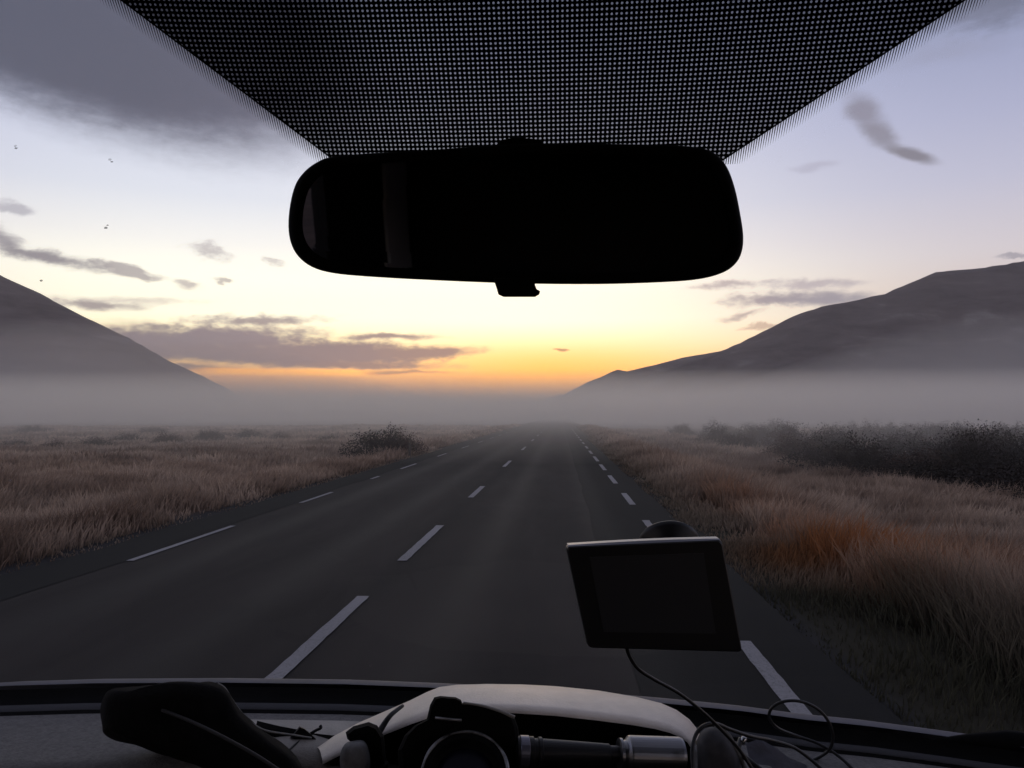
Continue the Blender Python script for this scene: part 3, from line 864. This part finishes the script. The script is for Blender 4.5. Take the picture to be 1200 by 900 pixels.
# body shell: floor, roof, sides with window openings, back
def panel(name, lo, hi, m=M_int, bev=0.006):
    return obj(name, box_bm(lo, hi, bevel=bev), m, car)
HW = 0.84
panel('roof', (-HW, -3.2, 2.19), (HW, 0.42, 2.24))
panel('sun_visor', (-0.66, 0.12, 2.135), (-0.12, 0.30, 2.165), M_ledge)
panel('sun_visor', (0.10, 0.12, 2.135), (0.62, 0.30, 2.165), M_ledge)
panel('floor', (-HW, -3.2, 0.60), (HW, 0.80, 0.66))
panel('bulkhead', (-HW, 0.86, 0.55), (HW, 0.90, 1.30))
panel('rear_door', (-HW, -3.25, 0.60), (HW, -3.2, 2.2))
for sgn in (-1, 1):
    a, b_ = (HW - 0.01, HW + 0.04) if sgn > 0 else (-HW - 0.04, -HW + 0.01)
    panel('side_wall', (a, -3.2, 0.60), (b_, 0.86, 1.32))
    panel('window_header', (a, -3.2, 2.06), (b_, 0.42, 2.20))
    panel('door_pillar', (a, -0.62, 1.325), (b_, -0.42, 2.055))
    panel('rear_pillar', (a, -3.2, 1.325), (b_, -1.76, 2.055))
    # windscreen pillar follows the glass
    x = SX + sgn * 0.80
    pl = [Vector((SX + sgn * (0.815 - 0.12 * k), ws_y(SX + sgn * (0.80 - 0.12 * k), ZB + (ZT - ZB) * k) , ZB - 0.03 + (ZT - ZB + 0.05) * k)) for k in (0, .25, .5, .75, 1.0)]
    obj('windscreen_pillar', tube_bm(pl, 0.035, 10), M_int, car, smooth=True)
    for y0, y1 in ((-0.42, 0.72), (-1.76, -0.62)):
        xw = sgn * (HW + 0.012)
        obj('side_window', box_bm((xw - 0.002, y0, 1.321), (xw + 0.002, y1, 2.059)), M_glass, car)
obj('mirror_strip_panel', box_bm((-HW + 0.015, -3.0, 1.0), (-HW + 0.03, -2.55, 2.0), bevel=0.004), mat('mirror_strip_pale', (0.75, 0.74, 0.72), 0.9), car)  # unseen pale panel added to show as a faint grey strip in the mirror
# front seats
M_seat = mat('charcoal_seat_cloth', (0.03, 0.03, 0.033), 0.95, spec=0.1, noise_amt=0.3, noise_scale=40)
for cx in (-0.45, 0.45):
    s = obj('seat', box_bm((cx - 0.25, -0.62, 1.02), (cx + 0.25, -0.05, 1.17), bevel=0.05), M_seat, car, smooth=True)
    obj('backrest', box_bm((cx - 0.24, -0.80, 1.10), (cx + 0.24, -0.66, 1.52), bevel=0.05), M_seat, s, smooth=True)

# ------------------------------------------------------------------ rear view mirror
MO = [(338, 265), (340, 240), (346, 217), (356, 202), (370, 191), (388, 184), (430, 180), (500, 176), (560, 171.5), (600, 169), (640, 168), (700, 168.5), (780, 170), (818, 173),
      (838, 180), (852, 196), (861, 220), (867, 248), (871, 276), (869, 296), (861, 310), (846, 320), (820, 327), (780, 330.5), (700, 333), (600, 332), (500, 328), (430, 324), (390, 320), (366, 313), (350, 301), (341, 285)]
MO = [tuple(v) for v in smooth_closed([Vector((a, b_, 0)) for a, b_ in MO], 4)]
MO = [(a[0], a[1]) for a in MO]
MD = 0.425
mc = (605, 251)
def mrow(sx, sy, d):
    out = []
    for p in MO:
        x, y = mc[0] + (p[0] - mc[0]) * sx, mc[1] + (p[1] - mc[1]) * sy
        out.append(P(x, y, d - (x - mc[0]) / F * MD * 0.07 + (y - mc[1]) / F * MD * 0.12))
    return out
rows = [mrow(0.935, 0.83, MD + 0.001), mrow(0.945, 0.855, MD - 0.002), mrow(0.978, 0.955, MD - 0.001), mrow(0.995, 0.99, MD + 0.003), mrow(1.0, 1.0, MD + 0.008), mrow(0.99 * .985, 0.965, MD + 0.018), mrow(0.90, 0.84, MD + 0.030), mrow(0.6, 0.5, MD + 0.038)]
bm = grid_bm(rows, closed=True)
bm.verts.ensure_lookup_table()
N_ = len(MO)
bm.faces.new([bm.verts[(len(rows) - 1) * N_ + k] for k in range(N_)])
bm.faces.new([bm.verts[k] for k in range(N_)][::-1])
mir = obj('rear_view_mirror', bm, M_sat, car, smooth=True)
bm = bmesh.new()
bm.faces.new([bm.verts.new(p) for p in mrow(0.938, 0.84, MD - 0.0022)])
M_mir = mat('mirror_silver', (0.36, 0.35, 0.38), 0.02, metal=1.0)
obj('mirror_glass', bm, M_mir, mir)
tab = [(578, 326), (582, 338), (584, 345), (590, 348), (627, 348), (632, 345), (633, 341), (629, 339), (627, 334), (627, 326)]
obj('tilt_lever', slab_bm(tab, [(MD + 0.0, 0.98), (MD + 0.004, 1.0), (MD + 0.018, 1.0), (MD + 0.022, 0.95)]), M_sat, mir)
a = P(608, 190, MD + 0.02); b_ = WS(608, 178, 0.002)
cap = [(582, 176), (586, 165), (596, 162), (620, 162), (634, 164), (642, 176)]
obj('stem', tube_bm(catmull([P(610, 215, MD + 0.03), a, b_ + Vector((0, -0.004, 0)), b_], 5), 0.009, 12), M_sat, mir, smooth=True)
obj('mount_cap', slab_bm(cap, [(MD + 0.012, 0.97), (MD + 0.016, 1.0), (MD + 0.03, 1.0), (MD + 0.034, 0.9)]), M_sat, mir)

# ------------------------------------------------------------------ navigation device
gps = thing('navigation_device', 'black satnav screen tilted on a suction mount in front of the right lane', 'navigation device')
GD = 0.66
def gp(u, v, w):  # u,v in 0..1 on the front face, w metres away from the viewer
    tl, tr_, br, bl = P(663, 640, GD), P(846.5, 632, GD), P(871, 765, GD - 0.004), P(689, 760, GD - 0.004)
    p = tl.lerp(tr_, u).lerp(bl.lerp(br, u), v)
    nrm = (tr_ - tl).cross(bl - tl).normalized()
    if nrm.y < 0: nrm = -nrm
    return p + nrm * w
def rrect(u0, u1, v0, v1, ru, rv, n_=6):
    out = []
    for (cu, cv, a0) in ((u1 - ru, v0 + rv, -90), (u1 - ru, v1 - rv, 0), (u0 + ru, v1 - rv, 90), (u0 + ru, v0 + rv, 180)):
        for k in range(n_ + 1):
            a = R(a0 + 90 * k / n_); out.append((cu + ru * math.cos(a), cv + rv * math.sin(a)))
    return out
def rr_rows(secs):
    return [[gp(u, v, w) for u, v in rrect(i, 1 - i, i * 1.4, 1 - i * 1.4, 0.03, 0.04)] for i, w in secs]
secs = [(0.012, 0.0), (0.003, 0.0012), (0.0, 0.004), (0.0, 0.011), (0.006, 0.0145), (0.04, 0.018), (0.10, 0.019)]
rows = rr_rows(secs)
bm = grid_bm(rows, closed=True); bm.verts.ensure_lookup_table(); k = len(rows[0])
bm.faces.new([bm.verts[i] for i in range(k)]); bm.faces.new([bm.verts[(len(rows) - 1) * k + i] for i in range(k)])
M_gps = mat('satin_black_case', (0.012, 0.012, 0.013), 0.38, spec=0.5)
case = obj('casing', bm, M_gps, gps)
# silver grey upper rim
rimo = []
bm = bmesh.new()
for w0, w1 in ((0.0030, 0.0135),):
    us = np.linspace(0.015, 0.985, 24)
    A0 = [bm.verts.new(gp(u, -0.004 - 0.010 * math.sin(math.pi * u), w0)) for u in us]; A1 = [bm.verts.new(gp(u, -0.004 - 0.010 * math.sin(math.pi * u), w1)) for u in us]
    B0 = [bm.verts.new(gp(u, 0.006, w0 - 0.0025)) for u in us]; B1 = [bm.verts.new(gp(u, 0.006, w1 + 0.001)) for u in us]
    for i in range(len(us) - 1):
        bm.faces.new((A0[i], A0[i + 1], A1[i + 1], A1[i])); bm.faces.new((A0[i], B0[i], B0[i + 1], A0[i + 1])); bm.faces.new((A1[i], A1[i + 1], B1[i + 1], B1[i])); bm.faces.new((B0[i], B1[i], B1[i + 1], B0[i + 1]))
    bm.faces.new((A0[0], A1[0], B1[0], B0[0])); bm.faces.new((A0[-1], B0[-1], B1[-1], A1[-1]))
obj('top_rim', bm, mat('grey_rim', (0.22, 0.22, 0.25), 0.35, metal=0.5), gps)
bm = bmesh.new()
scr = [(0.135, 0.115), (0.865, 0.115), (0.845, 0.835), (0.125, 0.835)]
bm.faces.new([bm.verts.new(gp(u, v, -0.0006)) for u, v in scr])
r_ = bmesh.ops.extrude_face_region(bm, geom=bm.faces[:])
for v_ in r_['geom']:
    if isinstance(v_, bmesh.types.BMVert): v_.co += Vector((0, 0.0005, 0))
obj('screen', bm, mat('switched_off_screen', (0.035, 0.036, 0.040), 0.30, spec=0.6), gps)
# cradle, arm and cup
cc = WS(783, 633, 0.006)
nw = Vector((0, -1, -KS)).normalized()
obj('suction_cup', lathe_bm(cc + nw * 0.000, nw, [(0.0, 0.0285), (0.002, 0.0300), (0.006, 0.0290), (0.012, 0.0245), (0.020, 0.020), (0.028, 0.017), (0.030, 0.012)], 40), M_blk, gps, smooth=True)
obj('mount_arm', tube_bm(catmull([cc + nw * 0.02, cc.lerp(gp(0.6, 0.4, 0.03), 0.5), gp(0.6, 0.4, 0.022), gp(0.6, 0.45, 0.012)], 5), 0.010, 12), M_blk, gps, smooth=True)
obj('cradle', slab_bm([(735, 650), (800, 647), (812, 720), (748, 724)], [(GD + 0.016, 0.9), (GD + 0.020, 1.0), (GD + 0.028, 1.0), (GD + 0.032, 0.8)]), M_blk, gps)

# ------------------------------------------------------------------ cables
M_cab = mat('black_cable', (0.012, 0.012, 0.013), 0.4, spec=0.5)
def cable(name, label, pts, r=0.0016, plug_at=None):
    o = obj(name, tube_bm(catmull([P(*p) for p in pts], 8), r, 8), M_cab, None, smooth=True)
    tag(o, label, 'cable')
    return o
cable('power_cable', 'thin black cable hanging from the bottom of the satnav down to the dash',
      [(734, 758, 0.668), (738, 770, 0.672), (748, 784, 0.68), (768, 797, 0.69), (795, 812, 0.70), (822, 833, 0.71), (846, 856, 0.72), (866, 878, 0.73), (884, 905, 0.73)], 0.0017)
cable('charging_cable', 'black cable with an upright round loop on the right of the dash',
      [(1010, 912, 0.80), (985, 888, 0.82), (960, 872, 0.83), (932, 862, 0.835), (911, 853, 0.83), (901.5, 841, 0.825), (905, 829, 0.82), (919, 822, 0.82), (938, 822, 0.82), (957, 830, 0.82), (970, 844, 0.82), (976, 862, 0.82), (972, 878, 0.825), (955, 890, 0.83), (930, 897, 0.83), (900, 905, 0.80)], 0.0017)
cable('audio_cable', 'black cable arching over the round dark pouch on the dash',
      [(812, 905, 0.72), (811, 880, 0.73), (815, 862, 0.74), (824, 851, 0.745), (838, 848, 0.75), (856, 855, 0.76), (880, 863, 0.77), (905, 868, 0.79), (930, 876, 0.80), (950, 890, 0.80), (970, 908, 0.79)], 0.0019)
cable('spare_cable', 'short black cable with a shiny tip lying right of the round pouch',
      [(868, 866, 0.775), (866, 880, 0.76), (880, 893, 0.74), (905, 912, 0.73)], 0.0026)
o = obj('cable_tip', lathe_bm(P(871, 868, 0.772), P(866, 874, 0.77) - P(871, 863, 0.772), [(-0.004, 0.002), (-0.003, 0.003), (0.003, 0.003), (0.004, 0.002)], 12), mat('bright_metal', (0.5, 0.5, 0.5), 0.25, metal=1.0), bpy.data.objects['spare_cable'], smooth=True)

# ------------------------------------------------------------------ pale hood in the middle of the dash
M_pale = mat('pale_grey_beige_plastic', (0.80, 0.71, 0.60), 0.42, spec=0.7, noise_amt=0.10, noise_scale=30, bump=0.3, bump_scale=350)
OUT = [(372, 876, .86), (392, 862, .87), (420, 847, .88), (450, 834, .89), (480, 821, .895), (500, 811, .90), (515, 805, .90), (535, 802.5, .90), (570, 801.5, .90), (610, 802, .90), (650, 804, .90), (700, 809, .895), (745, 816.5, .89), (775, 824, .88), (793, 832, .87), (808, 843, .86), (816, 853, .85), (822, 864, .84)]
INN = [(378, 892, .82), (400, 881, .82), (425, 868, .82), (452, 857, .82), (482, 845, .815), (502, 838, .81), (520, 832, .81), (545, 830, .81), (580, 831, .80), (612, 832.5, .80), (650, 835, .80), (700, 840.5, .80), (742, 846, .80), (768, 850.5, .80), (785, 855, .80), (797, 860, .80), (805, 866, .80), (812, 876, .80)]
hood_rows = []
for (ox, oy, od), (ix, iy, idp) in zip(OUT, INN):
    a, b_ = P(ox, oy, od), P(ix, iy, idp)
    col = [a + Vector((0, 0.012, -0.02)), a + Vector((0, 0.004, -0.004))]
    for q in np.linspace(0, 1, 7):
        p = a.lerp(b_, q); p.z += 0.0035 * math.sin(math.pi * q); col.append(p)
    col.append(b_ + Vector((0, -0.001, -0.003)))
    hood_rows.append(col)
hood = obj('centre_hood', grid_bm(hood_rows), M_pale, car, smooth=True)
fr_rows = []
for (ix, iy, idp) in INN:
    b_ = P(ix, iy, idp)
    fr_rows.append([b_ + Vector((0, 0.0, -0.0032)), b_ + Vector((0, 0.014, -0.006)), b_ + Vector((0, 0.016, -0.03)), b_ + Vector((0, 0.0, -0.075)), b_ + Vector((0, -0.01, -0.20))])
obj('hood_recess', grid_bm(fr_rows), M_sat, hood, smooth=True)

# ------------------------------------------------------------------ things on the dash
M_cloth = mat('black_cloth', (0.008, 0.008, 0.008), 1.0, spec=0.1, noise_amt=0.3, noise_scale=60, bump=0.6, bump_scale=250)
case_t = thing('soft_case', 'large black soft case slumped on the left of the dash, open flap towards the windscreen', 'case')
CO = [(121, 850), (122, 832), (125, 816), (131, 808), (145, 806), (168, 803), (200, 800.5), (225, 799), (243, 799), (256, 802), (265, 809), (274, 822), (286, 838), (302, 852), (318, 862), (336, 878), (352, 900), (372, 940), (290, 930), (240, 902), (205, 887), (175, 877), (150, 868), (133, 862), (122, 857)]
CO = [(v.x, v.y) for v in smooth_closed([Vector((a, b_, 0)) for a, b_ in CO], 3)]
bm = slab_bm(CO, [(0.735, 0.6), (0.742, 0.9), (0.752, 0.975), (0.775, 1.0), (0.835, 1.0), (0.855, 0.96), (0.865, 0.85)])
for v_ in bm.verts:
    v_.co += Vector((mnoise.noise(v_.co * 22), mnoise.noise(v_.co * 22 + Vector((5, 5, 5))), mnoise.noise(v_.co * 30))) * 0.0055
obj('body', bm, M_cloth, case_t, smooth=True)
obj('piping', tube_bm(catmull([P(*p) for p in [(255, 801, .80), (263, 806, .80), (270, 817, .795), (278, 829, .79), (288, 841, .785), (300, 851, .78), (314, 857, .78), (340, 861, .79), (365, 865, .80)]], 6), 0.0011, 6), mat('grey_piping', (0.22, 0.22, 0.21), 0.8), case_t, smooth=True)
obj('fold_seam', tube_bm(catmull([P(*p) for p in [(190, 832, .735), (225, 846, .718), (260, 863, .70), (300, 885, .688), (330, 905, .68)]], 6), 0.0016, 6), mat('worn_black_seam', (0.03, 0.03, 0.03), 0.8), case_t, smooth=True)

strap = thing('strap', 'black webbing strap with a buckle lying on the lit patch of dash, right of the soft case', 'strap')
def ribbon(pts, w, th=0.0015):
    c = catmull([P(*p) for p in pts], 5); bm = bmesh.new(); rows = []
    for i, p in enumerate(c):
        a = c[max(0, i - 1)]; b_ = c[min(len(c) - 1, i + 1)]
        t_ = (b_ - a).normalized(); s = t_.cross(Vector((0, -0.75, 0.65))).normalized() * w / 2
        up = Vector((0, -0.3, 0.9)) * th
        rows.append([p - s, p + s, p + s + up, p - s + up])
    return grid_bm(rows, closed=True)
obj('webbing', ribbon([(300, 852, 0.880), (325, 858, 0.890), (345, 862, 0.890), (362, 866, 0.890), (385, 869, 0.880), (408, 871, 0.870), (430, 880, 0.830), (450, 900, 0.760)], 0.012), M_cloth, strap, smooth=True)
obj('buckle', slab_bm([(340, 864), (346, 857), (351, 851), (356, 853), (366, 861), (373, 868), (366, 873), (350, 870)], [(0.88, 0.9), (0.883, 1.0), (0.89, 1.0), (0.893, 0.9)]), M_blk, strap)
obj('buckle_tongue', tube_bm(catmull([P(*p) for p in [(362, 861, 0.885), (370, 856, 0.885), (376, 853, 0.886), (375, 850, 0.887)]], 4), 0.0018, 6), M_blk, strap, smooth=True)
obj('loose_end', tube_bm(catmull([P(*p) for p in [(352, 868, 0.880), (342, 876, 0.860), (330, 886, 0.840)]], 4), 0.0013, 6), M_blk, strap, smooth=True)

clip = thing('clamp', 'small black clamp with a bent lever at the left end of the pale hood', 'clamp')
obj('jaw', slab_bm([(405, 858), (414, 851), (432, 846), (442, 850), (450, 862), (452, 885), (462, 930), (400, 930), (398, 890), (414, 872), (407, 866)], [(0.765, 0.85), (0.775, 0.97), (0.785, 1.0), (0.81, 1.0), (0.82, 0.9)]), M_sat, clip)
obj('lever', tube_bm(catmull([P(*p) for p in [(440, 866, .80), (448, 852, .81), (458, 838, .82), (472, 827, .84)]], 5), lambda q: 0.0038 * (1 - 0.5 * q), 8), M_blk, clip, smooth=True)
obj('crumpled_wrap', slab_bm([(v.x, v.y) for v in smooth_closed([Vector(p) for p in [(404, 872, 0), (415, 868, 0), (426, 868, 0), (432, 878, 0), (434, 900, 0), (425, 925, 0), (405, 920, 0), (398, 890, 0)]], 3)], [(0.742, 0.6), (0.75, 0.9), (0.76, 1.0), (0.768, 0.9)]), mat('grey_wrap', (0.14, 0.14, 0.14), 0.6, noise_amt=0.5, noise_scale=60), clip, smooth=True)

camt = thing('camera', 'black camera lying below the pale hood with its lens ring glinting upward', 'camera')
CB = [(466, 880), (474, 862), (486, 850), (500, 843), (504, 826), (509, 817), (516, 815.5), (534, 817), (540, 820), (542, 824), (556, 825), (575, 829), (592, 835), (603, 841), (607, 852), (610, 875), (618, 940), (470, 940)]
obj('body', slab_bm(CB, [(0.735, 0.93), (0.742, 0.985), (0.75, 1.0), (0.785, 1.0), (0.795, 0.97)]), M_sat, camt)
lc = P(545, 902, 0.70); ax = (EYE - lc).normalized() * 0.75 + Vector((0, 0, 0.6)); ax.normalize()
rr_ = 52 / F * 0.70
obj('lens_barrel', lathe_bm(lc - ax * 0.03, ax, [(0, rr_ * 0.9), (0.002, rr_ * 0.96), (0.024, rr_ * 0.96), (0.026, rr_ * 0.92), (0.0262, rr_ * 0.8), (0.021, rr_ * 0.75), (0.016, rr_ * 0.6)], 56), M_sat, camt)
bm = bmesh.new()
u_ = ax.orthogonal().normalized(); w_ = ax.cross(u_)
ringm = mat('silver_painted_glints', (0.22, 0.22, 0.22), 0.4, metal=0.8, noise_amt=1.0, noise_scale=70)  # noise in the silver colour paints broken glints along the ring
tube_pts = [lc - ax * 0.004 + (u_ * math.cos(2 * math.pi * k / 64) + w_ * math.sin(2 * math.pi * k / 64)) * rr_ * 0.97 for k in range(65)]
obj('lens_ring', tube_bm(tube_pts, lambda q: 0.0010 + 0.0008 * abs(math.sin(q * 19)), 8), ringm, camt, smooth=True)
gl_c = lc - ax * 0.012
obj('lens_glass', lathe_bm(gl_c, ax, [(-0.004, rr_ * 0.7), (0.0, rr_ * 0.7), (0.003, rr_ * 0.5), (0.0045, rr_ * 0.25), (0.005, 0.0)], 40), mat('coated_lens', (0.006, 0.006, 0.012), 0.4, spec=0.15), camt, smooth=True)
obj('strap_lug', tube_bm([P(510, 841, .733), P(526, 843, .732), P(541, 844, .733)], 0.0014, 6), mat('dull_silver', (0.3, 0.3, 0.3), 0.4, metal=0.8), camt, smooth=True)
obj('grip_ridge', tube_bm(catmull([P(*p) for p in [(543, 823.5, .738), (565, 827, .736), (588, 834, .735), (603, 840.5, .735)]], 5), lambda q: 0.0010 + 0.0007 * q, 8), mat('grey_ridge', (0.30, 0.29, 0.27), 0.6), camt, smooth=True)

tor = thing('torch', 'dark torch with a shiny metal barrel lying across the dash in front of the hood', 'torch')
ta = P(603, 880, 0.74); tb = P(812, 886, 0.76); td = tb - ta; L = td.length
obj('body', lathe_bm(ta, td, [(0, .010), (0.002, .0135), (0.018, .0135), (0.019, .0118), (0.022, .0118), (0.023, .0132), (0.026, .0132), (0.027, .0118), (0.06, .0105), (0.093, .009), (0.094, .0075), (L * .60, .0075)], 32), M_blk, tor, smooth=False)
obj('collar', lathe_bm(ta, td, [(0.0045, .0137), (0.005, .0142), (0.013, .0142), (0.0135, .0137)], 32), mat('dull_lilac_metal', (0.18, 0.18, 0.22), 0.35, metal=0.7), tor, smooth=False)
obj('barrel', lathe_bm(ta, td, [(L * .575, .012), (L * .58, .0145), (L * .595, .0145), (L * .60, .012), (L * .615, .013), (L * .63, .0165), (L * .64, .0172), (L * .92, .0172), (L * .935, .0165), (L * .945, .012)], 40), mat('brushed_metal', (0.24, 0.24, 0.25), 0.34, metal=1.0), tor, smooth=False)

pou = thing('pouch', 'small round dark grey pouch at the right end of the pale hood, behind the cable', 'pouch')
PO = [(v.x, v.y) for v in smooth_closed([Vector(p) for p in [(817, 880, 0), (818, 864, 0), (826, 854, 0), (838, 852, 0), (852, 860, 0), (862, 874, 0), (872, 895, 0), (880, 925, 0), (850, 940, 0), (822, 925, 0)]], 4)]
obj('body', slab_bm(PO, [(0.735, 0.4), (0.74, 0.7), (0.75, 0.9), (0.765, 1.0), (0.79, 0.97), (0.81, 0.8)]), mat('dark_grey_fabric', (0.055, 0.055, 0.06), 0.85, noise_amt=0.4, noise_scale=50), pou, smooth=True)
obj('painted_lit_rim', tube_bm(catmull([P(*p) for p in [(838, 853, .764), (850, 859, .757), (858, 870, .752), (866, 886, .75), (874, 905, .75)]], 5), 0.003, 8), mat('lit_rim_tone', (0.15, 0.15, 0.14), 0.8), pou, smooth=True)  # pale tube paints the lit rim line of the pouch

pk = thing('folded_paper', 'crumpled grey paper half hidden under the cables at the right of the dash', 'paper')
prs = []
for i in range(5):
    prs.append([P(a + i * 3, b_ + i * 7, 0.80 - 0.006 * i) + Vector((0, 0, 0.004 * math.sin(i * 2 + j * 1.3))) for j, (a, b_) in enumerate([(872, 872), (890, 870), (908, 878), (925, 885), (942, 893)])])
bm = grid_bm(prs); r_ = bmesh.ops.solidify(bm, geom=bm.faces[:], thickness=0.001)
obj('sheet', bm, mat('grey_paper', (0.16, 0.16, 0.19), 0.8, noise_amt=0.3, noise_scale=40), pk, smooth=True)
